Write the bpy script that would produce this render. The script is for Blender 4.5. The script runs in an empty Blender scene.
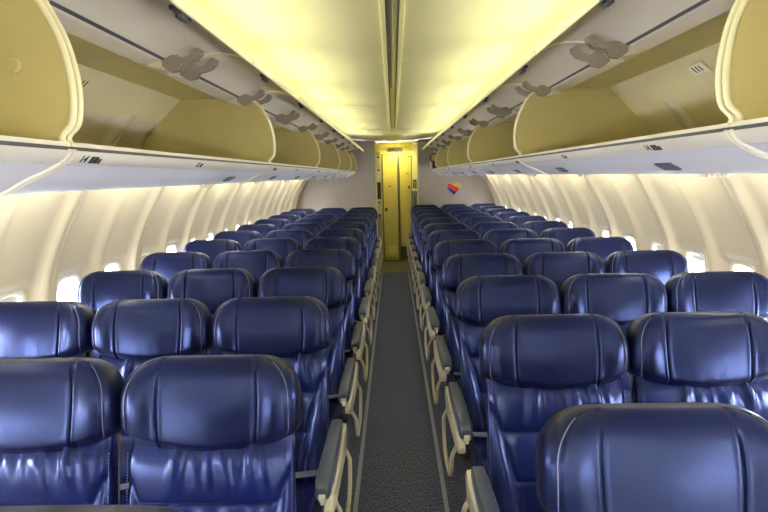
import bpy, math, random
import numpy as np
from mathutils import Matrix, Vector
random.seed(7)
S = bpy.context.scene
COL = S.collection

# ------------------------------------------------------------------ helpers
def lin(r, g, b):
    f = lambda c: (c/255/12.92) if c/255 <= .04045 else ((c/255+.055)/1.055)**2.4
    return (f(r), f(g), f(b), 1.0)

def mat(name, rgb, rough=.5, metal=0., spec=.5, bump=0., bscale=60., var=0., vscale=5., emit=0., tint=None, coat=0., detail=3.):
    m = bpy.data.materials.new(name); m.use_nodes = True
    nt = m.node_tree; p = nt.nodes['Principled BSDF']
    c = lin(*rgb)
    p.inputs['Base Color'].default_value = c
    p.inputs['Roughness'].default_value = rough
    p.inputs['Metallic'].default_value = metal
    p.inputs['Specular IOR Level'].default_value = spec
    if tint: p.inputs['Specular Tint'].default_value = lin(*tint)
    if coat:
        p.inputs['Coat Weight'].default_value = coat; p.inputs['Coat Roughness'].default_value = .25
    if emit:
        p.inputs['Emission Color'].default_value = c; p.inputs['Emission Strength'].default_value = emit
    tc = nt.nodes.new('ShaderNodeTexCoord')
    if var:
        n = nt.nodes.new('ShaderNodeTexNoise'); n.inputs['Scale'].default_value = vscale; n.inputs['Detail'].default_value = detail
        r = nt.nodes.new('ShaderNodeValToRGB')
        r.color_ramp.elements[0].position = .3; r.color_ramp.elements[1].position = .7
        r.color_ramp.elements[0].color = tuple(x*(1-var) for x in c[:3])+(1,)
        r.color_ramp.elements[1].color = tuple(min(1, x*(1+var)) for x in c[:3])+(1,)
        nt.links.new(tc.outputs['Object'], n.inputs['Vector']); nt.links.new(n.outputs['Fac'], r.inputs['Fac'])
        nt.links.new(r.outputs['Color'], p.inputs['Base Color'])
    if bump:
        n = nt.nodes.new('ShaderNodeTexNoise'); n.inputs['Scale'].default_value = bscale; n.inputs['Detail'].default_value = 4
        b = nt.nodes.new('ShaderNodeBump'); b.inputs['Strength'].default_value = bump; b.inputs['Distance'].default_value = .004
        nt.links.new(tc.outputs['Object'], n.inputs['Vector']); nt.links.new(n.outputs['Fac'], b.inputs['Height'])
        nt.links.new(b.outputs['Normal'], p.inputs['Normal'])
    return m

def link(name, me, parent=None):
    o = bpy.data.objects.new(name, me); COL.objects.link(o)
    if parent is not None: o.parent = parent
    return o

class MB:
    def __init__(self): self.v = []; self.f = []
    def add(self, vs, fs):
        n = len(self.v); self.v += [tuple(map(float, p)) for p in vs]; self.f += [tuple(n+i for i in f) for f in fs]; return self
    def box(self, c, s, R=None):
        cx, cy, cz = c; a, b, d = s[0]/2, s[1]/2, s[2]/2
        vs = [Vector((x, y, z)) for x in (-a, a) for y in (-b, b) for z in (-d, d)]
        if R is not None: vs = [R @ q for q in vs]
        vs = [(q[0]+cx, q[1]+cy, q[2]+cz) for q in vs]
        return self.add(vs, [(0,1,3,2),(4,6,7,5),(0,4,5,1),(2,3,7,6),(0,2,6,4),(1,5,7,3)])
    def b2(self, x0, x1, y0, y1, z0, z1): return self.box(((x0+x1)/2, (y0+y1)/2, (z0+z1)/2), (abs(x1-x0), abs(y1-y0), abs(z1-z0)))
    def grid(self, rows, closed=False, cap=False):
        """rows: list of equally long point lists"""
        n = len(rows[0]); vs = [p for r in rows for p in r]; fs = []
        for i in range(len(rows)-1):
            for j in range(n if closed else n-1):
                k = (j+1) % n
                fs.append((i*n+j, i*n+k, (i+1)*n+k, (i+1)*n+j))
        if cap:
            fs.append(tuple(range(n-1, -1, -1))); fs.append(tuple((len(rows)-1)*n+j for j in range(n)))
        return self.add(vs, fs)
    def tube(self, pts, r, n=10, cap=True):
        pts = [Vector(p) for p in pts]; rows = []; prev = None
        for i, p in enumerate(pts):
            t = (pts[min(i+1, len(pts)-1)]-pts[max(i-1, 0)]).normalized()
            a = prev if prev is not None else (Vector((0, 0, 1)) if abs(t.z) < .9 else Vector((1, 0, 0)))
            a = (a-t*a.dot(t)).normalized(); b = t.cross(a); prev = a
            rr = r[i] if isinstance(r, (list, tuple)) else r
            rows.append([p+a*rr*math.cos(q*2*math.pi/n)+b*rr*math.sin(q*2*math.pi/n) for q in range(n)])
        return self.grid(rows, True, cap)
    def cyl(self, a, b, r, n=16): return self.tube([a, b], r, n)
    def ext(self, prof, y0, y1):
        """closed (x,z) outline extruded along y"""
        n = len(prof)
        vs = [(x, y0, z) for x, z in prof]+[(x, y1, z) for x, z in prof]
        return self.add(vs, [(j, (j+1) % n, n+(j+1) % n, n+j) for j in range(n)]+[tuple(range(n-1, -1, -1)), tuple(range(n, 2*n))])
    def extx(self, prof, x0, x1):
        """closed (y,z) outline extruded along x"""
        n = len(prof)
        vs = [(x0, y, z) for y, z in prof]+[(x1, y, z) for y, z in prof]
        return self.add(vs, [(j, (j+1) % n, n+(j+1) % n, n+j) for j in range(n)]+[tuple(range(n-1, -1, -1)), tuple(range(n, 2*n))])
    def mesh(self, name, m, smooth=False, bevel=0.):
        me = bpy.data.meshes.new(name); me.from_pydata(self.v, [], self.f); me.materials.append(m)
        import bmesh
        bm = bmesh.new(); bm.from_mesh(me); bmesh.ops.recalc_face_normals(bm, faces=bm.faces)
        if bevel:
            es = [e for e in bm.edges if len(e.link_faces) == 2 and e.calc_face_angle(0) > .6]
            bmesh.ops.bevel(bm, geom=es, offset=bevel, segments=3, profile=.5, affect='EDGES', clamp_overlap=True)
        bm.to_mesh(me); bm.free()
        if smooth or bevel:
            for p in me.polygons: p.use_smooth = True
            if bevel or smooth == 'auto':
                me.set_sharp_from_angle(angle=math.radians(40))
        me.update(); return me
    def build(self, name, m, parent=None, smooth=False, bevel=0.): return link(name, self.mesh(name, m, smooth, bevel), parent)

def thing(name, label, cat, loc=(0, 0, 0), group=None):
    o = bpy.data.objects.new(name, None); o.empty_display_size = .1; COL.objects.link(o)
    o.location = loc; o['label'] = label; o['category'] = cat
    if group: o['group'] = group
    return o
def tag(o, label, cat, group=None):
    o['label'] = label; o['category'] = cat
    if group: o['group'] = group
    return o
def struct(o): o['kind'] = 'structure'; return o
def smooth01(x): x = max(0., min(1., x)); return x*x*(3-2*x)
ORD = ['first', 'second', 'third', 'fourth', 'fifth', 'sixth', 'seventh', 'eighth', 'ninth', 'tenth', 'eleventh', 'twelfth', 'thirteenth', 'fourteenth', 'fifteenth', 'sixteenth', 'seventeenth', 'eighteenth', 'nineteenth', 'twentieth']

# ------------------------------------------------------------------ materials
LEA = mat('navy_leather', (14, 17, 50), .28, spec=.9, bump=.08, bscale=240, tint=(150, 172, 255), var=.12, vscale=7)
LEAB = mat('navy_leather_back', (19, 27, 84), .27, spec=1.0, bump=.08, bscale=240, tint=(165, 185, 255), var=.10, vscale=7)
THREAD = mat('pale_thread', (120, 126, 165), .7)
SHELL = mat('grey_shell', (150, 143, 138), .45)
PAD = mat('armrest_vinyl', (72, 80, 100), .28, spec=.6)
CREAM = mat('cream_plastic', (206, 198, 172), .4)
METAL = mat('brushed_metal', (170, 170, 172), .35, metal=.9)
BELT = mat('grey_webbing', (110, 116, 135), .8)
DARKM = mat('dark_frame', (60, 60, 64), .5, metal=.4)
WALL = mat('sidewall_panel', (212, 202, 180), .5)
FRAME = mat('window_frame', (232, 226, 212), .45)
CEIL = mat('ceiling_panel', (226, 222, 196), .55)
DOORM = mat('bin_door_liner', (232, 222, 206), .5, var=.03, vscale=3)
RIM = mat('cream_rim', (238, 230, 190), .45)
KHAKI = mat('khaki_liner', (204, 190, 128), .42, var=.05, vscale=2.5)
BACKP = mat('bin_back_liner', (220, 208, 170), .38, var=.05, vscale=2.5)
UNDER = mat('service_panel', (226, 222, 226), .5)
FASC = mat('fascia', (230, 222, 208), .45)
SEAL = mat('dark_seal', (78, 80, 84), .5)
HING = mat('hinge_plastic', (158, 147, 130), .5)
BLACK = mat('black_plastic', (22, 22, 24), .45)
INK = mat('ink', (50, 50, 52), .6)
GREYP = mat('grey_placard', (92, 94, 108), .4)
PART = mat('partition_laminate', (166, 155, 142), .5, var=.03, vscale=8)
YEL = mat('galley_wall', (226, 214, 130), .45)
YELD = mat('lavatory_door', (222, 206, 112), .42)
DOLIVE = mat('galley_floor', (84, 82, 46), .4, var=.1)
STRIPD = mat('channel_dark', (170, 165, 146), .4)
STRIPG = mat('channel_metal', (190, 186, 172), .3, metal=.6)
TRACK = mat('track_cover', (150, 151, 168), .45)
GREEN = mat('green_sign', (40, 78, 44), .5)
SILVER = mat('silver_rim', (190, 190, 192), .3, metal=.8)
HRED = mat('emblem_red', (206, 30, 34), .4); HBLUE = mat('emblem_blue', (34, 44, 130), .4); HYEL = mat('emblem_yellow', (240, 180, 50), .4)
MAROON = mat('maroon_letters', (96, 34, 30), .5)
def carpet():
    m = mat('carpet', (62, 64, 74), .95, spec=.1, bump=.6, bscale=260)
    nt = m.node_tree; p = nt.nodes['Principled BSDF']
    tc = nt.nodes.new('ShaderNodeTexCoord'); mp = nt.nodes.new('ShaderNodeMapping'); mp.inputs['Scale'].default_value = (1, .35, 1)
    n = nt.nodes.new('ShaderNodeTexNoise'); n.inputs['Scale'].default_value = 170; n.inputs['Detail'].default_value = 2
    r = nt.nodes.new('ShaderNodeValToRGB'); r.color_ramp.elements[0].position = .36; r.color_ramp.elements[1].position = .68
    r.color_ramp.elements[0].color = lin(54, 58, 74); r.color_ramp.elements[1].color = lin(122, 126, 148)
    nt.links.new(tc.outputs['Object'], mp.inputs['Vector']); nt.links.new(mp.outputs['Vector'], n.inputs['Vector'])
    nt.links.new(n.outputs['Fac'], r.inputs['Fac']); nt.links.new(r.outputs['Color'], p.inputs['Base Color'])
    return m
CARPET = carpet()
def glass():
    m = bpy.data.materials.new('window_acrylic'); m.use_nodes = True; nt = m.node_tree; nt.nodes.clear()
    o = nt.nodes.new('ShaderNodeOutputMaterial'); mx = nt.nodes.new('ShaderNodeMixShader'); mx.inputs[0].default_value = .06
    t = nt.nodes.new('ShaderNodeBsdfTransparent'); t.inputs[0].default_value = (.96, .97, 1, 1)
    g = nt.nodes.new('ShaderNodeBsdfGlossy'); g.inputs['Roughness'].default_value = .08
    nt.links.new(t.outputs[0], mx.inputs[1]); nt.links.new(g.outputs[0], mx.inputs[2]); nt.links.new(mx.outputs[0], o.inputs[0])
    return m
GLASS = glass()

# ------------------------------------------------------------------ camera
cam = bpy.data.cameras.new('camera'); co = bpy.data.objects.new('camera', cam); COL.objects.link(co)
Fpx = 565.; VP = (393., 177.3); ROLL = .0227; CAM = Vector((-.01, 0, 1.64))
d = Vector(((VP[0]-384)/Fpx, (256-VP[1])/Fpx, 1)).normalized()
r = Vector((1, ROLL, 0)); r = (r-d*r.dot(d)).normalized(); u = r.cross(d)
if u.y < 0: u = -u
R3 = Matrix(((r.x, d.x, u.x), (r.y, d.y, u.y), (r.z, d.z, u.z)))   # world -> camera (right, up, forward)
rt, up, fw = Vector(R3[0]), Vector(R3[1]), Vector(R3[2])
co.matrix_world = Matrix(((rt.x, up.x, -fw.x, CAM.x), (rt.y, up.y, -fw.y, CAM.y), (rt.z, up.z, -fw.z, CAM.z), (0, 0, 0, 1)))
cam.sensor_width = 36; cam.lens = 36*Fpx/768; cam.clip_start = .02
S.camera = co

Y0, YB, YD = -2.4, 10.75, 11.15        # cabin start, aft partitions, lavatory doors

# ------------------------------------------------------------------ floor
struct(MB().b2(-1.90, 1.94, Y0, 9.70, -.05, 0).build('floor', CARPET))
struct(MB().b2(-1.90, 1.94, 9.70, 11.8, -.05, 0).build('floor_galley', DOLIVE))
struct(MB().b2(-.242, -.220, Y0, 9.7, 0, .006).build('trim_1', TRACK))
struct(MB().b2(.214, .236, Y0, 9.7, 0, .006).build('trim_2', TRACK))

# ------------------------------------------------------------------ sidewalls with windows
SZ = [-.05, .0, .25, .45, .70, .90, 1.07, 1.22, 1.41, 1.61, 1.75, 1.95, 2.1]
SX = [1.58, 1.61, 1.70, 1.775, 1.82, 1.83, 1.822, 1.79, 1.705, 1.595, 1.50, 1.34, 1.2]
def wx(z): return float(np.interp(z, SZ, SX))
zz = np.linspace(-.05, 2.1, 400); xx = np.interp(zz, SZ, SX); ker = np.ones(25)/25
xs = np.convolve(np.pad(xx, 12, mode='edge'), ker, 'valid')
def wallx(z): return float(np.interp(z, zz, xs))
PITCH = .508
WZ, WHW, WHH = .962, .116, .152
def flute(y, seam):
    """inward bulge of the panels: a broad post at every panel joint, a softer one between the windows of a panel"""
    q = (y-seam)/PITCH; k = round(q); dy = (q-k)*PITCH
    if k % 2 == 0:
        a = .042*(1-smooth01((abs(dy)-.036)/.055))
        if abs(dy) < .0035: a -= .012
        elif abs(abs(dy)-.030) < .004: a -= .0
        return a
    return .034*(1-smooth01(abs(dy)/.085))
def scoop(y, z, seam):
    q = (y-seam)/PITCH-.5; k = round(q); dy = (q-k)*PITCH
    e = max(abs(dy)-WHW, 0)**2+max(abs(z-WZ)-WHH, 0)**2
    return .022*(1-smooth01(math.sqrt(e)/.055))
WK = {-1: 1.03, 1: 1.05}
def make_wall(side, seam, name):
    ys = set(np.round(np.arange(Y0, YB+.05, PITCH/20), 4))
    k0 = int((Y0-seam)/PITCH)-1
    for k in range(k0, k0+32):
        c = seam+k*PITCH
        if k % 2 == 0:
            for q in (-.05, -.036, -.008, -.004, -.003, 0, .003, .004, .008, .036, .05): ys.add(round(c+q, 4))
    ys = sorted(y for y in ys if Y0 <= y <= YB+.05)
    zs = np.concatenate([np.linspace(0, .78, 14), np.linspace(.80, 1.22, 32), np.linspace(1.24, 1.98, 22)])
    verts = []; faces = []; n = len(zs)
    for y in ys:
        fl = flute(y, seam)
        for z in zs:
            sc = scoop(y, z, seam)
            f = fl*smooth01((z-.3)/.3)
            verts.append((side*(wallx(z)*WK[side]-f+sc), y, z))
    for i in range(len(ys)-1):
        yc = (ys[i]+ys[i+1])/2; q = (yc-seam)/PITCH-.5; dy = (q-round(q))*PITCH
        for j in range(n-1):
            zc = (zs[j]+zs[j+1])/2
            if abs(dy/WHW)**4+abs((zc-WZ)/WHH)**4 < 1 and Y0+.40-WHW < yc < YB-.3: continue
            faces.append((i*n+j, i*n+j+1, (i+1)*n+j+1, (i+1)*n+j))
    m = MB(); m.add(verts, faces)
    return struct(m.build(name, WALL, smooth=True))
SEAM = {-1: 2.92, 1: 2.88}
nwin = 0
def ringpts(hw, hh, n=44, p=4.0):
    out = []
    for i in range(n):
        a = i*2*math.pi/n; c, s = math.cos(a), math.sin(a)
        out.append((hw*math.copysign(abs(c)**(2/p), c), hh*math.copysign(abs(s)**(2/p), s)))
    return out
for side, nm in ((-1, 'left'), (1, 'right')):
    make_wall(side, SEAM[side], 'wall_'+nm); wcount = 0
    k = int((Y0-SEAM[side])/PITCH)-1
    while True:
        yc = SEAM[side]+(k+.5)*PITCH; k += 1
        if yc < Y0+.40: continue
        if yc > YB-.35: break
        nwin += 1
        root = bpy.data.objects.new('window_%d' % nwin, None); COL.objects.link(root); root.location = (side*(wallx(WZ)*WK[side]+.02), yc, WZ)
        root['kind'] = 'structure'; wcount = wcount+1; root['label'] = 'rounded cabin window, %s from the camera in the %s sidewall' % (ORD[min(wcount-1, 19)], nm)
        def rp(hw, hh, dx): return [(side*(wallx(WZ+b)-wallx(WZ)+dx), a, b) for a, b in ringpts(hw, hh)]
        fm = MB(); fm.grid([rp(WHW+.018, WHH+.018, .004), rp(WHW+.014, WHH+.014, -.006), rp(WHW+.002, WHH+.002, -.006), rp(WHW-.010, WHH-.010, .004), rp(WHW-.014, WHH-.014, .05), rp(WHW+.018, WHH+.018, .05)], closed=True)
        fm.build('window_frame', FRAME, root, smooth='auto')
        g = MB(); ring = rp(WHW-.012, WHH-.012, .035); g.add(ring, [tuple(range(len(ring)))]); g.build('window_pane', GLASS, root)
        dn = [.0, .0, .06, .0, .12, .0, .04][(nwin*3) % 7]
        if dn:
            sh = MB(); sh.grid([[(side*(wallx(WZ+z)-wallx(WZ)+.024), y, z) for y in (-WHW+.02, WHW-.02)] for z in (WHH-.012-dn, WHH-.012)])
            sh.build('window_shade', FRAME, root)

# ------------------------------------------------------------------ ceiling
CX = [0, .10, .25, .40, .55, .68, .80, .90, .97]; CZ = [2.300, 2.301, 2.307, 2.320, 2.337, 2.350, 2.350, 2.325, 2.28]
def cz(x): return float(np.interp(abs(x), CX, CZ))
xsamp = np.linspace(-.97, .97, 61)
cm = MB(); rows = []
def ceil_rows(y0, y1, g=.004):
    ys_ = [y0, y0+.0001, y0+g, (y0+y1)/2, y1-g, y1-.0001]
    dz_ = [.012, .006, 0, 0, 0, .006]
    return [[(x, y, cz(x)+dz) for x in xsamp] for y, dz in zip(ys_, dz_)]
for a, b in ((-2.4, 1.40), (1.40, 3.42), (3.42, 5.44), (5.44, 7.46), (7.46, 8.25), (8.25, 10.745)): rows += ceil_rows(a, b)
cm.grid(rows); struct(cm.build('ceiling', CEIL, smooth='auto'))
em = MB(); em.b2(-.97, .97, 10.75, 11.8, 2.285, 2.33)
struct(em.build('ceiling_entry', CEIL))
# cove backs above the bins
for s, nm in ((-1, 'left'), (1, 'right')):
    struct(MB().b2(s*.955, s*.985, Y0, YB, 2.118, 2.30).build('trim_cove_'+nm, CEIL))
# centre channel
struct(MB().b2(-.049, .049, Y0, 8.2, 2.288, 2.297).build('trim_3', CEIL, bevel=.002))
struct(MB().b2(-.0245, .0245, Y0, 7.6, 2.281, 2.289).build('trim_4', STRIPD))
for k, x in enumerate((-.0245, .0245)): struct(MB().b2(x-.003, x+.003, Y0, 7.6, 2.279, 2.2885).build('trim_%d' % (10+k), SEAL))
struct(MB().b2(.001, .016, Y0, 4.2, 2.275, 2.283).build('trim_5', STRIPG, bevel=.002))
struct(MB().b2(-.014, .014, 4.2, 7.6, 2.278, 2.283).build('trim_6', KHAKI))
for k, x in enumerate((-.16, .13)):
    t = thing('ceiling_light', 'small round ceiling light above the aft aisle opening, %s of the two' % ('left' if k == 0 else 'right'), 'light', (x, 10.45, 2.302), 'round lights near the exit sign')
    MB().cyl((0, 0, 0), (0, 0, -.012), .07, 24).build('bezel', RIM, t, smooth='auto')
    MB().cyl((0, 0, -.012), (0, 0, -.02), .05, 24).build('lens', mat('lamp_lens', (255, 246, 210), .4, emit=1.6), t, smooth='auto')

# ------------------------------------------------------------------ overhead bins
PROF = [(.842, 2.105), (.800, 2.092), (.765, 2.062), (.735, 2.012), (.710, 1.955), (.697, 1.90), (.692, 1.85), (.695, 1.805), (.703, 1.776), (.722, 1.758), (.726, 1.744), (.716, 1.729)]
UND = [(.712, 1.725), (.722, 1.710), (.742, 1.695), (.772, 1.679), (.820, 1.660), (.862, 1.638), (.90, 1.630)]
def dens(p, n=3):
    p = [np.array(q) for q in p]; out = []
    for i in range(len(p)-1):
        p0, p1, p2, p3 = p[max(i-1, 0)], p[i], p[i+1], p[min(i+2, len(p)-1)]
        for k in range(n):
            t = k/n
            out.append(tuple(.5*((2*p1)+(-p0+p2)*t+(2*p0-5*p1+4*p2-p3)*t*t+(-p0+3*p1-3*p2+p3)*t**3)))
    out.append(tuple(p[-1])); return out
PROFD, UNDD = dens(PROF), dens(UND)
DOORL = dens([(.846, 2.100), (.80, 2.122), (.74, 2.136), (.67, 2.139), (.61, 2.128), (.572, 2.108), (.556, 2.098)], 4)
def text_mesh(s, size):
    cu = bpy.data.curves.new('txt', 'FONT'); cu.body = s; cu.size = size; cu.align_x = 'CENTER'; cu.align_y = 'CENTER'; cu.extrude = .0006
    o = bpy.data.objects.new('txt', cu); COL.objects.link(o)
    me = bpy.data.meshes.new_from_object(o.evaluated_get(bpy.context.evaluated_depsgraph_get()))
    bpy.data.objects.remove(o); return me
BY = [-.72, 1.25, 3.31, 5.34, 7.37, 9.40, 10.70]
NEXTROW = {-1: 14, 1: 14}
def make_hinge(s):
    """clawed hinge bracket at the hinge line (origin): a base on the bin rail, an arm with two claws under the door"""
    m = MB()
    X = lambda a: -s*a
    for q in (-.014, .014):
        m.ext([(X(x), z) for x, z in [(-.012, -.004), (.010, .006), (.034, .006), (.046, -.002), (.066, .004), (.080, .014), (.090, .024), (.100, .022), (.098, .008), (.084, -.006), (.062, -.014), (.044, -.018), (.034, -.034), (.006, -.038), (-.012, -.024)]], q-.0045, q+.0045)
    m.tube([(X(.018), -.020, -.012), (X(.018), .020, -.012)], .013, 12)
    m.tube([(X(.092), -.022, .012), (X(.092), .022, .012)], .006, 10)
    return m.mesh('hinge', HING)
def make_hinge_base(s):
    m = MB(); X = lambda a: -s*a
    m.ext([(X(x), z) for x, z in [(.006, -.010), (-.02, .0), (-.055, -.012), (-.058, -.024), (-.03, -.030), (.004, -.036), (.012, -.026)]], -.016, .016)
    return m.mesh('hinge_base', FASC, bevel=.004)
def make_latch(s):
    m = MB(); m.b2(-s*.0, s*.02, -.06, .06, -.006, .006); m.b2(-s*.002, s*.018, -.025, .025, -.018, 0); m.tube([(s*.008, -.035, -.014), (s*.008, .035, -.014)], .006, 8)
    return m.mesh('latch', SEAL, bevel=.002)
HME = {s: make_hinge(s) for s in (-1, 1)}; HBM = {s: make_hinge_base(s) for s in (-1, 1)}; LME = {s: make_latch(s) for s in (-1, 1)}
for s, nm in ((-1, 'left'), (1, 'right')):
    for b in range(6):
        y0, y1 = BY[b]+.003, BY[b+1]-.003; L = y1-y0
        where = ['nearest the camera', 'second from the camera', 'third from the camera', 'fourth from the camera', 'fifth from the camera', 'last before the rear partition'][b]
        t = thing('overhead_bin', 'open khaki lined overhead bin on the %s side, %s' % (nm, where), 'overhead bin', (s*1.1, (y0+y1)/2, 1.63+.004*((y0+y1)/2-1.3)-(.008 if s < 0 else 0)), 'open overhead bins on the %s side' % nm); t.rotation_euler.x = math.atan(.004)
        off = lambda x: s*x-s*1.1
        def P(lst): return [(off(x), z-1.63) for x, z in lst]
        h = L/2
        m = MB(); m.ext(P([(.722, 1.729), (1.50, 1.729), (1.50, 1.716), (.722, 1.717)]), -h, h); m.build('bin_floor', KHAKI, t)
        m = MB(); m.ext(P(dens([(1.495, 1.735), (1.485, 1.80), (1.44, 1.885), (1.34, 1.99), (1.20, 2.112)], 3)+dens([(1.212, 2.122), (1.352, 2.0), (1.452, 1.892), (1.498, 1.80), (1.507, 1.735)], 3)), -h, h); m.build('back_panel', BACKP, t, smooth='auto')
        m = MB(); m.ext(P([(.862, 2.104), (1.212, 2.104), (1.212, 2.118), (.862, 2.118)]), -h, h); m.build('top_panel', KHAKI, t)
        m = MB(); m.ext(P([(.856, 2.110), (.870, 2.092), (.94, 2.080), (.96, 2.090), (.95, 2.118), (.856, 2.118)]), -h, h); m.build('hinge_rail', DOORM, t, bevel=.003)
        m = MB(); m.ext(P([(.713, 1.7305), (.735, 1.7305), (.735, 1.7225), (.713, 1.7225)]), -h, h); m.build('lip_seal', SEAL, t)
        m = MB(); m.ext(P([(.848, 2.101), (.858, 2.094), (.860, 2.112), (.850, 2.116)]), -h, h); m.build('hinge_seal', SEAL, t)
        m = MB(); m.ext(P([(.714, 1.740), (.726, 1.740), (.726, 1.7305), (.714, 1.7305)]), -h, h); m.build('lip_edge', FASC, t)
        m = MB(); m.ext(P([(.712, 1.7225), (.720, 1.708), (.736, 1.696), (.745, 1.6935), (.745, 1.703), (.726, 1.7225)]), -h, h); m.build('fascia', FASC, t, smooth='auto')
        m = MB(); m.ext(P(dens([(.746, 1.6925), (.772, 1.679), (.820, 1.660), (.862, 1.638), (.90, 1.630), (1.0, 1.627), (1.36, 1.632)], 3)+[(1.36, 1.642), (.90, 1.641), (.76, 1.69), (.75, 1.697)]), -h, h); under = m.build('underside_panel', UNDER, t, smooth='auto')
        # end plates with their beaded edges, at both ends
        for e, (ya, sg) in enumerate(((-h, 1), (h, -1))):
            m = MB(); m.ext(P(PROFD+[(1.49, 1.742), (1.48, 1.81), (1.43, 1.89), (1.33, 1.992), (1.205, 2.108)]), ya+sg*.006, ya+sg*.013)
            ep = m.build('end_panel', KHAKI, t)
            m = MB(); m.tube([(off(x), ya+sg*.0095, z-1.63) for x, z in PROFD], .0076, 10)
            m.build('edge_trim', RIM, ep, smooth=True)
            m = MB(); m.tube([(off(x), ya+sg*.0065, z-1.63) for x, z in UNDD], .007, 8)
            m.build('joint_strip', FASC, ep, smooth=True)
            if b == 0 and e == 1 and s == -1:
                m = MB(); xx_ = off(.806); m.tube([(xx_, ya-.010+sg*.013, 1.900-1.63), (xx_, ya+sg*.020, 1.900-1.63), (xx_, ya+sg*.026, 1.900-1.63)], [.017, .017, .013], 24)
                m.build('round_bumper', KHAKI, ep, smooth='auto')
        # doors swung up: two per bin
        nd = 2 if L > 1.5 else 1
        for k in range(nd):
            ya, yb = -h+k*L/nd+.004, -h+(k+1)*L/nd-.004
            lower = DOORL; upper = [(x, z+.022) for x, z in reversed(DOORL)]
            m = MB(); m.ext(P(lower+[(.552, 2.100), (.549, 2.118), (.556, 2.132), (.565, 2.135)]+upper[1:]), ya, yb)
            dr = m.build('door', DOORM, t, smooth='auto')
            m = MB(); m.ext(P([(.560, 2.094), (.552, 2.093), (.546, 2.102), (.545, 2.120), (.551, 2.134), (.562, 2.139), (.566, 2.134), (.556, 2.120), (.556, 2.104)]), ya, yb)
            m.build('door_rim', RIM, dr, smooth='auto')
            m = MB(); m.tube([(off(x), ya+.003, z-1.63-.001) for x, z in DOORL], .0035, 6); m.build('door_edge_trim', RIM, dr, smooth=True)
            for yh in (ya+.085, yb-.085):
                ho = link('hinge', HME[s], dr); ho.location = (off(.845), yh, 2.104-1.63); ho.scale = (1.3, 1.3, 1.3)
                hb = link('hinge_base', HBM[s], t); hb.location = (off(.850), yh, 2.100-1.63); hb.scale = (1.2, 1.3, 1.2)
            lo = link('latch', LME[s], dr); lo.location = (off(.572), (ya+yb)/2-.15, 2.105-1.63)
        if b == 1:
            p1, p2 = Vector((off(1.235), 0, 2.078-1.63)), Vector((off(1.285), 0, 2.036-1.63)); dv = (p2-p1).normalized(); al = Vector((0, 1, 0)); nr = dv.cross(al)
            if nr.z > 0: nr = -nr; al = -al
            Rp = Matrix((dv, al, nr)).transposed(); cc = (p1+p2)/2+Vector((0, (2.33 if s < 0 else 2.43)-1.25-h, 0))+nr*.010
            m = MB(); m.box(cc, (.055, .12 if s > 0 else .09, .002), Rp); pc = m.build('instruction_placard', FASC if s > 0 else BACKP, t)
            m = MB()
            for q in (-.025, 0, .025): m.box(cc+al*q+nr*.0015, (.030, .007, .001), Rp)
            m.build('placard_marks', INK, pc)
        # row placards on the fascia
        if b >= 1:
            cnt = 2 if L > 1.5 else 1
            for k in range(cnt):
                yy = [1.31, 2.08, 2.87][k]-1.25-h if s < 0 else [1.66, 2.47, 3.2][k]-1.25-h
                if b > 1: yy = -h+.10+k*.80
                num = str(14+(b-1)*2+k)
                a1 = Vector((off(.7135), 0, 1.7205-1.63)); a2 = Vector((off(.7385), 0, 1.6945-1.63))
                dn = (a2-a1).normalized(); along = Vector((0, 1 if s < 0 else -1, 0)); nrm = along.cross(-dn)
                Mx = Matrix((along, -dn, nrm)).transposed().to_4x4()
                Mx.translation = (a1+a2)/2+Vector((0, yy, 0))+nrm*.004
                tm = text_mesh(num, .030); tm.materials.clear(); tm.materials.append(INK)
                o = link('row_number', tm, t); o.matrix_local = Mx
                m = MB()
                if k == 0:
                    m.b2(.028, .042, -.010, .010, 0, .001); m.b2(.046, .060, -.010, .010, 0, .001); m.b2(.064, .078, -.010, .004, 0, .001)
                else:
                    m.b2(.026, .034, -.008, .008, 0, .001); m.b2(.038, .046, -.008, .008, 0, .001)
                o = m.build('seat_pictograms', INK, t); o.matrix_local = Mx
        # service units under the bin
        for k in range(2 if L > 1.5 else 1):
            yy = -h+L*(.28+.5*k)
            if b == 1 and s < 0 and k == 0: continue
            if b == 1 and s > 0 and k == 0: yy = 1.76-1.25-h
            if b == 1 and s < 0 and k == 1: yy = 2.84-1.25-h
            q1, q2 = Vector((off(.815), yy, 1.6600-1.63)), Vector((off(.845), yy, 1.6440-1.63))
            dv = (q2-q1).normalized(); R = Matrix((dv, Vector((0, 1, 0)), dv.cross(Vector((0, 1, 0))))).transposed()
            m = MB(); m.box((q1+q2)/2, (.040, .10, .006), R); m.build('service_sign', GREYP, under)
            for q in (-.20, -.14, -.08):
                m = MB(); m.cyl((off(.895), yy+q, -.001), (off(.895), yy+q, -.012), .012, 12); m.build('air_nozzle', FASC, under, smooth='auto')

# black strap bag inside the far right bin
t = thing('bag', 'small black strapped pouch at the far end of the right overhead bins', 'bag', (.765, 10.5, 1.768))
m = MB(); m.b2(-.05, .05, -.06, .06, 0, .16); m.build('pouch', BLACK, t, bevel=.02)
m = MB(); m.tube([(-.045, 0, .14), (-.075, 0, .16), (-.08, 0, .24), (-.03, 0, .29), (.02, 0, .28), (.04, 0, .16)], .012, 8); m.build('strap', BLACK, t, smooth=True)

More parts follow.
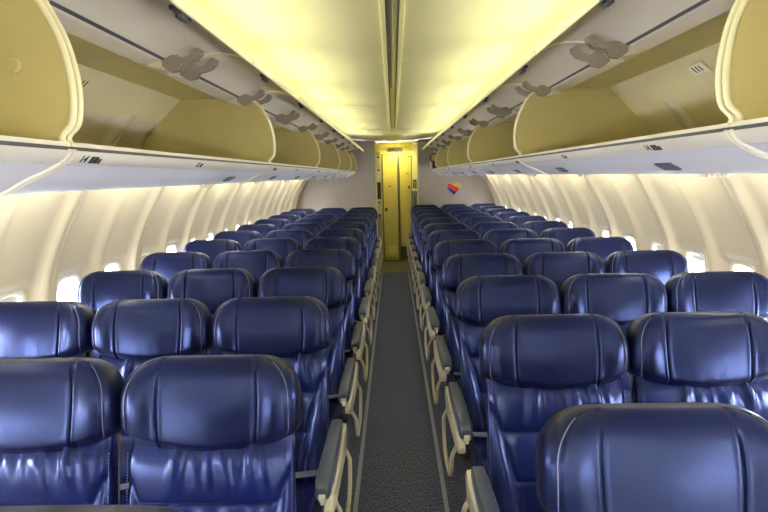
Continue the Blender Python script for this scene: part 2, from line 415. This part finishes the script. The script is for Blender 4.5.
# ------------------------------------------------------------------ seats
TILT = math.radians(12.5); PIV = Vector((0, -.165, .42)); LB = .735
def bk(x, v, w):
    """back frame: x across, v up the back, w towards the sitter"""
    return (x, PIV.y+v*math.sin(TILT)-w*math.cos(TILT), PIV.z+v*math.cos(TILT)+w*math.sin(TILT))
def gauss(x, s): return math.exp(-(x/s)**2)
HV = [0, .010, .025, .050, .10]
HU = [.228, .2375, .242, .2425, .2425]
HB = .515
def hU(v):
    if v < .10: return float(np.interp(v, HV, HU))
    q = min(1, (v-.10)/.1205); return .128+.1145*(1-q**2.2)**(1/2.2)
def hT(v): q = max(0, min(1, (v-.165)/.0555)); return .022+.044*(1-q**2)**.5
def hpoint(s_, t):
    v = .2205*t; U = hU(v)
    T = hT(v)*(1-.40*gauss(v, .012))
    x = s_*U; y = T*max(0, 1-abs(s_)**5)**(1/3.2)
    sag = .048*max(0, 1-(x/.225)**2)
    vv = HB+v-sag*(1-t)**1.2
    y += .022*smooth01((abs(x)-.125)/.07)*math.sin(math.pi*min(1, t*.9+.1))
    y += .010*gauss(v-.085, .09)*gauss(x, .11)
    xb = .128+.007*math.sin(math.pi*t)
    q = abs(x)-xb
    y -= .0085*gauss(q, .0030); y += .0030*gauss(q-.008, .005)+.0015*gauss(q+.008, .005)
    y -= .0050*gauss(abs(x)-.216*U/.2425, .0034)*(1 if t < .96 else 0)
    y -= .004*gauss(v-.014, .006)
    y += .0012*math.sin(x*140+v*30)*gauss(v-.02, .035)*smooth01(1-abs(x)/.12)
    return bk(x, vv, y)
def headrest_mesh():
    ss = list(np.sin(np.linspace(-math.pi/2, math.pi/2, 57)))
    for c in (-.131, .131):
        for q in np.linspace(-.014, .014, 15): ss.append((c+q)/.2405)
    for c in (-.216, .216):
        for q in (-.006, -.003, 0, .003, .006): ss.append((c+q)/.2425)
    ss = sorted(set(round(float(x), 5) for x in ss))
    back = [x for x in np.sin(np.linspace(math.pi/2, -math.pi/2, 26))][1:-1]
    tt = list(np.linspace(0, .12, 7))+list(np.linspace(.16, .70, 13))+[.7+.3*math.sin(a) for a in np.linspace(.12, math.pi/2, 14)]
    rows = []
    for t in tt:
        row = [hpoint(s_, t) for s_ in ss]
        v = .2205*t; U = hU(v); T = hT(v)
        for s_ in back: row.append(bk(s_*U, HB+v, -T*(1-abs(s_)**5)**(1/3.2)))
        rows.append(row)
    m = MB(); m.grid(rows, closed=True, cap=True)
    return m.mesh('headrest', LEA, smooth=True)
def head_stitch_mesh(sg):
    m = MB(); m.tube([Vector(hpoint(sg*.9062, t))+Vector((0, -.0006, 0)) for t in np.linspace(.03, .93, 40)], .0011, 5)
    return m.mesh('side_stitching', THREAD)
def xbol(v): return float(np.interp(v, [0, .05, .12, .2, .28, .34, .40, .44], [.120, .125, .137, .153, .172, .190, .214, .24]))
def backrest_mesh():
    ss = sorted(set([round(x, 5) for x in np.sin(np.linspace(-math.pi/2, math.pi/2, 31))]+[round(x, 5) for x in np.linspace(-.97, .97, 79)]))
    back = [x for x in np.sin(np.linspace(math.pi/2, -math.pi/2, 18))][1:-1]
    vs_ = sorted(set([round(x, 4) for x in np.linspace(-.03, .56, 48)]+[.33, .3325, .335, .3375, .34, .16, .1625, .165, .1675, .17]))
    rnd = random.Random(3); folds = [(rnd.uniform(-.17, .17), rnd.uniform(.007, .014), rnd.uniform(.5, 1), rnd.uniform(-.25, .25)) for _ in range(15)]
    rows = []
    for v in vs_:
        U = float(np.interp(v, [-.03, 0, .1, .3, .45, .52, .56], [.20, .224, .229, .228, .226, .222, .20])); T = .052*(1-.5*gauss(v+.03, .02))-.02*smooth01((v-.46)/.05)
        row = []
        xb = xbol(v)
        for s_ in ss:
            x = s_*U; y = T*max(0, 1-abs(s_)**6)**(1/3.)
            b = smooth01((abs(x)-xb)/.03); y += .020*b*smooth01(1-(v-.25)/.2)*max(0, 1-abs(s_)**7)**.4
            if v < .43: y -= .008*gauss(abs(x)-xb, .006)*max(0, 1-abs(s_)**8)
            inn = 1-smooth01((abs(x)-xb+.02)/.02)
            y += .016*inn*max(0, math.sin(math.pi*min(1, max(0, (v-.335)/.155))))*.7
            y += .008*inn*max(0, math.sin(math.pi*min(1, max(0, (v-.165)/.17))))
            y -= .007*inn*(gauss(v-.335, .0045)+gauss(v-.165, .0045))
            fade = smooth01((v-.34)/.04)*(.4+.6*smooth01((v-.35)/.12))
            for c, w, a, sk in folds: y += .0085*a*fade*gauss(x-c-(.46-v)*sk-c*.25*(.46-v)/.15, w*(1+(.47-v)*3.5))*inn
            y += .003*inn*gauss(v-.315, .02)*math.sin(x*95+2)
            y -= .004*gauss(abs(s_)-.962, .02)
            row.append(bk(x, v, y))
        for s_ in back: row.append(bk(s_*U, v, -T*(1-abs(s_)**6)**(1/3.)))
        rows.append(row)
    m = MB(); m.grid(rows, closed=True, cap=True)
    return m.mesh('backrest', LEAB, smooth=True)
def stitch_mesh(sg):
    """row of stitches on the outer edge of the back"""
    m = MB(); v = .0
    while v < .47:
        a = bk(sg*.2235, v, .034); b = bk(sg*.2235, v+.0045, .034); m.tube([a, b], .0011, 4); v += .0085
    return m
def shell_mesh():
    m = MB(); rows = []
    for v in np.linspace(-.02, .60, 16):
        U = .217 if v < .5 else .217-.03*((v-.5)/.1)**2
        rows.append([bk(x*U, v, w) for x, w in ((-1, -.030), (-1.005, -.045), (-.96, -.066), (-.8, -.078), (0, -.084), (.8, -.078), (.96, -.066), (1.005, -.045), (1, -.030))])
    m.grid(rows, closed=True, cap=True)
    return m.mesh('back_shell', SHELL, smooth='auto')
def cushion_mesh():
    m = MB(); rows = []
    ss = np.sin(np.linspace(-math.pi/2, math.pi/2, 31)); zt = .455
    for q in np.linspace(0, 1, 26):
        y = -.63+q*.50; row = []
        e = min(1, q*26/5); edge = (1-(1-e)**2)**.5 if e < 1 else 1
        for s_ in ss:
            x = s_*.212; zz_ = zt-.07*(1-edge)+(.012*abs(s_)**3-.014*(1-abs(s_)**2))*edge-.05*(1-max(0, 1-abs(s_)**8)**.35)-.03*q
            zz_ -= .006*gauss(y+.30, .006); row.append((x, y, zz_))
        row += [(.212, y, .335), (-.212, y, .335)]
        rows.append(row)
    m.grid(rows, closed=True, cap=True)
    return m.mesh('seat_cushion', LEAB, smooth='auto')
def belt_mesh():
    m = MB(); rows = []
    for x in np.linspace(-.20, .20, 17):
        z = .462-.012*(1-(x/.2)**2)+.003*math.sin(x*30); c = -.30+.05*math.sin(x*9)
        rows.append([(x, c-.022, z), (x, c+.022, z), (x, c+.022, z-.003), (x, c-.022, z-.003)])
    m.grid(rows, closed=True, cap=True)
    return m.mesh('seat_belt', BELT, smooth='auto')
def buckle_mesh():
    m = MB(); m.box((.03, -.29, .458), (.062, .05, .014)); m.box((.035, -.29, .466), (.036, .04, .006)); return m.mesh('buckle', METAL, bevel=.003)
def leg_mesh(y):
    m = MB(); m.b2(-.16, -.13, y-.02, y+.02, .012, .34); m.b2(-.17, -.12, y-.04, y+.04, 0, .014); return m.mesh('leg', DARKM, bevel=.004)
def frame_mesh():
    m = MB(); m.cyl((-.241, -.52, .315), (.241, -.52, .315), .022); m.cyl((-.241, -.22, .315), (.241, -.22, .315), .022); m.b2(-.20, .20, -.60, -.14, .325, .338)
    return m.mesh('seat_frame', DARKM, smooth='auto')
def armrest_pad(xc, k=1.):
    m = MB(); rows = []
    for y, hw, zt, zb in ((-.675, .016, .632, .600), (-.665, .022, .642, .592), (-.64, .025, .648, .586), (-.58, .0265, .650, .584), (-.40, .0265, .648, .588), (-.25, .025, .645, .592), (-.155, .022, .642, .596)):
        rows.append([(xc+hw*k*a, y, zb+(zt-zb)*b) for a, b in ((-1, .15), (-1, .8), (-.8, .97), (0, 1), (.8, .97), (1, .8), (1, .15), (.8, 0), (-.8, 0))])
    m.grid(rows, closed=True, cap=True)
    return m
def arm_inner_mesh():
    return armrest_pad(0, .55).mesh('armrest', PAD, smooth='auto')
def arm_arm_mesh(xc, w=.017):
    m = MB(); m.extx([(-.672, .596), (-.655, .580), (-.20, .560), (-.14, .50), (-.10, .50), (-.10, .60), (-.16, .603)], xc-w, xc+w); return m
# aisle end: sg = +1 when the aisle lies on the seat's +x side
def aisle_meshes(sg):
    xc = sg*.266
    pad = armrest_pad(xc).mesh('armrest', PAD, smooth='auto')
    sup = arm_arm_mesh(xc).mesh('armrest_support', CREAM, bevel=.005)
    m = MB(); m.extx([(-.655, .590), (-.69, .565), (-.685, .54), (-.62, .512), (-.50, .498), (-.20, .485), (-.11, .50), (-.07, .56), (-.10, .60), (-.2, .588)], xc+sg*.006, xc+sg*.032); pan = m.mesh('end_panel', CREAM, bevel=.006)
    m = MB(); xl = xc+sg*.040
    pts = dens([(-.49, .50), (-.487, .40), (-.455, .335), (-.40, .298), (-.30, .288), (-.20, .292), (-.13, .318), (-.095, .37), (-.085, .44), (-.09, .52)], 5)
    m.tube([(xl-sg*.022*(smooth01((z-.42)/.07)), y, z) for y, z in pts], .009, 10); loop = m.mesh('guard_loop', CREAM, smooth=True)
    m = MB(); m.cyl((xc-sg*.0, -.665, .590), (xc, -.665, .572), .009, 12); m.box((xc, -.678, .604), (.022, .012, .02)); btn = m.mesh('recline_button', CREAM, bevel=.003)
    return [('armrest', pad, None), ('armrest_support', sup, None), ('end_panel', pan, None), ('guard_loop', loop, 2), ('recline_button', btn, 0)]
ME = dict(headrest=headrest_mesh(), hsl=head_stitch_mesh(-1), hsr=head_stitch_mesh(1), backrest=backrest_mesh(), thrl=stitch_mesh(-1).mesh('edge_stitching', THREAD), thrr=stitch_mesh(1).mesh('edge_stitching', THREAD), shell=shell_mesh(), cushion=cushion_mesh(), belt=belt_mesh(), buckle=buckle_mesh(), legf=leg_mesh(-.52), legb=leg_mesh(-.22), frame=frame_mesh(), arm=arm_inner_mesh(), arms=arm_arm_mesh(0, .012).mesh('armrest_support', SHELL, bevel=.005))
AIS = {1: aisle_meshes(1), -1: aisle_meshes(-1)}
def place_seat(x, y, sg, kind, label, group):
    t = thing('airplane_seat', label, 'airplane seat', (x, y, 0), group)
    bo = link('backrest', ME['backrest'], t); hd = link('headrest', ME['headrest'], t); link('side_stitching', ME['hsl'], hd); link('side_stitching', ME['hsr'], hd)
    link('edge_stitching', ME['thrl'], bo); link('edge_stitching', ME['thrr'], bo)
    link('back_shell', ME['shell'], t); link('seat_cushion', ME['cushion'], t)
    be = link('seat_belt', ME['belt'], t); link('buckle', ME['buckle'], be)
    link('seat_frame', ME['frame'], t); link('leg', ME['legf'], t); link('leg', ME['legb'], t)
    if kind == 'aisle':
        made = []
        for nm, me, par in AIS[sg]:
            made.append(link(nm, me, t if par is None else made[par]))
    if kind != 'window':
        a = link('armrest', ME['arm'], t); a.location = (-sg*.2275, 0, 0)
        b = link('armrest_support', ME['arms'], a)
    return t
SPS = {-1: .518, 1: .522}; WS = {-1: 1.04, 1: 1.062}; XE = .289
rowsL = [.811]+[1.586+.815*k for k in range(11)]
rowsR = [1.185+.815*k for k in range(12)]
for s, nm, rowsy in ((-1, 'left', rowsL), (1, 'right', rowsR)):
    nr = len(rowsy)
    for i, y in enumerate(rowsy):
        for j, kind in enumerate(('aisle', 'middle', 'window')):
            if s < 0 and ((i == 0 and j > 0) or (i == 1 and j > 1)): continue
            if s > 0 and ((i == 0 and j > 1) or (i == 1 and j > 1)): continue
            row = 'last row at the rear partition' if i == nr-1 else ('row nearest the camera' if i == 0 else ORD[i]+' row from the camera')
            place_seat(s*(XE+.2425*WS[s]+SPS[s]*j), y, -s, kind, 'navy leather %s seat %s of the aisle, %s' % (kind, nm, row), 'navy leather seats %s of the aisle' % nm).scale = (WS[s], 1, 1)

# ------------------------------------------------------------------ rear partitions and galley
def part_wall(s, xin, name):
    out = [(wallx(z)*WK[s]+.02, z) for z in np.linspace(0, 2.08, 24)]
    prof = [(s*xin, 0)]+[(s*x, z) for x, z in out]+[(s*.98, 2.36), (s*xin, 2.36)]
    m = MB(); m.ext(prof, YB, YB+.035); return struct(m.build(name, PART))
struct(MB().b2(-1.95, 2.0, Y0-.04, Y0, 0, 2.33).build('wall_light_block', WALL))  # unseen wall added behind the camera to keep flat world light out
part_wall(-1, .335, 'wall_back_left'); part_wall(1, .462, 'wall_back_right')
struct(MB().b2(-.345, -.322, YB-.004, YB+.05, 0, 2.285).build('trim_7', YEL))
struct(MB().b2(.452, .468, YB-.004, YB+.05, 0, 2.285).build('trim_8', CREAM))
struct(MB().b2(-1.2, 1.2, YD+.03, YD+.06, 0, 2.285).build('wall_rear', YEL))
struct(MB().b2(-.50, -.47, YB+.04, YD+.05, 0, 2.285).build('wall_galley_left', YEL))
struct(MB().b2(.47, .50, YB+.04, YD+.05, 0, 2.285).build('wall_galley_right', YEL))
# lavatory doors
def lav_door(idx, x0, x1, z1, label):
    t = bpy.data.objects.new('door_%d' % idx, None); COL.objects.link(t); t.location = ((x0+x1)/2, YD, 0); t['kind'] = 'structure'; t['label'] = label
    w = (x1-x0)/2
    MB().b2(-w, w, -.012, .024, .02, z1).build('door_panel', YELD, t, bevel=.004)
    g = MB(); g.b2(-w-.014, -w-.001, -.016, .028, 0, z1+.012); g.b2(w+.001, w+.014, -.016, .028, 0, z1+.012); g.b2(-w-.014, w+.014, -.016, .028, z1+.001, z1+.013); g.build('door_gasket', SEAL, t)
    return t, w
t, w = lav_door(1, -.205, .078, 2.07, 'yellow lavatory door left of the dark gap')
MB().b2(-w+.03, w-.03, -.018, -.011, .10, .30).build('kick_plate', YEL, t, bevel=.003)
MB().b2(-w+.03, -w+.075, -.022, -.012, .98, 1.05).build('handle', SEAL, t, bevel=.003)
MB().b2(-w+.10, -w+.15, -.016, -.012, 1.46, 1.48).build('small_placard', GREYP, t)
MB().b2(-w+.02, w-.02, -.018, -.012, 1.93, 1.938).build('top_ledge', RIM, t)
t, w = lav_door(2, .118, .345, 2.03, 'yellow lavatory door right of the dark gap')
MB().b2(w-.06, w-.025, -.03, -.012, 1.41, 1.47).build('handle', SEAL, t, bevel=.003)
MB().b2(-w, w, -.018, -.011, .02, .28).build('kick_plate', DOLIVE, t, bevel=.003)
MB().b2(w-.10, w-.05, -.016, -.012, 1.70, 1.72).build('small_placard', HING, t)
struct(MB().b2(.362, .462, YD-.03, YD+.03, 0, 2.285).build('trim_9', RIM))
# exit sign over the doors
t = thing('exit_sign', 'cream exit sign with maroon letters hanging above the rear doors', 'sign', (.03, YB+.16, 2.155))
MB().b2(-.15, .15, -.012, .012, -.045, .045).build('sign_box', RIM, t, bevel=.004)
MB().b2(-.006, .006, -.006, .006, .044, .075).build('bracket', SEAL, t)
tm = text_mesh('EXIT', .085); tm.materials.clear(); tm.materials.append(MAROON)
o = link('lettering', tm, t); o.rotation_euler = (math.pi/2, 0, 0); o.location = (0, -.0135, 0); o.scale = (1.25, 1, 1)
# door-side green evacuation box and handset on the right post
t = thing('safety_sign', 'small dark green safety sign on the pale post right of the doors', 'sign', (.412, YD-.031, 1.50))
MB().b2(-.034, .034, -.012, 0, -.085, .085).build('plate', GREEN, t, bevel=.003)
m = MB(); m.b2(-.014, .014, -.014, -.0115, .02, .05); m.b2(-.006, .006, -.014, -.0115, -.05, .02); m.b2(-.02, .02, -.014, -.0115, -.066, -.056); m.build('symbol', CREAM, t)
t = thing('jump_seat', 'folded grey crew jump seat on the post under the green sign', 'seat', (.405, YD-.031, 1.05))
MB().b2(-.045, .045, -.08, 0, 0, .32).build('back_pad', GREYP, t, bevel=.02); MB().b2(-.04, .04, -.07, 0, -1.05, .02).build('base', SHELL, t, bevel=.01)
m = MB(); m.tube([(-.028, -.083, .02), (-.03, -.087, .2), (-.01, -.083, .31)], .007, 6); m.tube([(.028, -.083, .02), (.03, -.087, .2), (.01, -.083, .31)], .007, 6); m.build('harness', SHELL, t, smooth=True)
# galley unit on the left
t = thing('galley_unit', 'tall galley cabinet with steel latches behind the left partition edge', 'cabinet', (-.345, YD-.20, 0))
MB().b2(-.12, .10, -.05, .20, 0, 2.12).build('body', YEL, t, bevel=.004)
for z0, z1, mm in ((.05, .95, SHELL), (1.0, 1.2, CREAM), (1.23, 1.55, DARKM), (1.58, 1.82, RIM), (1.86, 2.06, RIM)):
    dd = MB().b2(.03, .099, -.062, -.049, z0, z1).build('compartment_door', mm, t, bevel=.003)
    MB().b2(.04, .085, -.074, -.061, z1-.05, z1-.025).build('latch', BLACK, dd, bevel=.002)
# heart emblem on the right partition
def heart(n=80, sc=1.):
    out = []
    for i in range(n):
        a = 2*math.pi*i/n
        x = 16*math.sin(a)**3; z = 13*math.cos(a)-5*math.cos(2*a)-2*math.cos(3*a)-math.cos(4*a)
        out.append((x/32*.25*sc, (z+2.5)/30*.25*sc))
    return out
t = thing('heart_emblem', 'heart emblem in blue, red and yellow on the right rear partition', 'emblem', (1.13, YB+.0005, 1.39))
MB().ext(heart(sc=1.10), -.008, 0).build('silver_rim', SILVER, t, smooth='auto')
def clip(poly, n, c0, c1):
    def half(p, sgn, c):
        o = []
        for i in range(len(p)):
            a, b = p[i], p[(i+1) % len(p)]; fa = sgn*(a[0]*n[0]+a[1]*n[1]-c); fb = sgn*(b[0]*n[0]+b[1]*n[1]-c)
            if fa >= 0: o.append(a)
            if fa*fb < 0: k = fa/(fa-fb); o.append((a[0]+(b[0]-a[0])*k, a[1]+(b[1]-a[1])*k))
        return o
    return half(half(poly, 1, c0), -1, c1)
nn = (.5, .866)
for nm_, c0, c1, mm in (('blue_field', -1, -.020, HBLUE), ('red_band', -.018, .062, HRED), ('yellow_field', .064, 1, HYEL)):
    q = clip(heart(), nn, c0, c1)
    if len(q) > 2: MB().ext(q, -.012, -.0081).build(nm_, mm, t)

# ------------------------------------------------------------------ light
def area(name, loc, rot, sx, sy, power, col, spread=180):
    l = bpy.data.lights.new(name, 'AREA'); l.shape = 'RECTANGLE'; l.size = sx; l.size_y = sy; l.energy = power; l.color = col; l.spread = math.radians(spread)
    o = bpy.data.objects.new(name, l); COL.objects.link(o); o.location = loc; o.rotation_euler = rot; return o
for s in (-1, 1):
    # cove tubes lying above the raised doors, facing up and inward
    for k in range(9):
        y = -1.9+k*1.27
        area('cove_tube', (s*.90, y+.5, 2.168), (0, math.radians(180-s*81), 0), .05, 1.15, 2.0, (.96, .94, .46), 80)
    # wall-wash tubes hidden between bin and sidewall, facing down and outward
    for k in range(13):
        y = SEAM[s]-4*PITCH*2+k*PITCH*2+PITCH
        if y > YB-.75 or y < Y0: continue
        area('wash_tube', (s*(1.40+.03*(WK[s]-1)/.03*1.2), y, 1.69), (0, -s*math.radians(42), 0),   .05, .72, 1.7, (1, .93, .66))
area('galley_lamp', (.06, YB+.22, 2.17), (0, 0, 0), .30, .08, 2.3, (1, .97, .36))

w = bpy.data.worlds.new('world'); S.world = w; w.use_nodes = True
bg = w.node_tree.nodes['Background']; bg.inputs[0].default_value = (.86, .92, 1, 1); bg.inputs[1].default_value = 24.0

S.view_settings.view_transform = 'Standard'; S.view_settings.look = 'None'; S.view_settings.exposure = 1.15; S.view_settings.gamma = 1
S.view_settings.use_curve_mapping = False
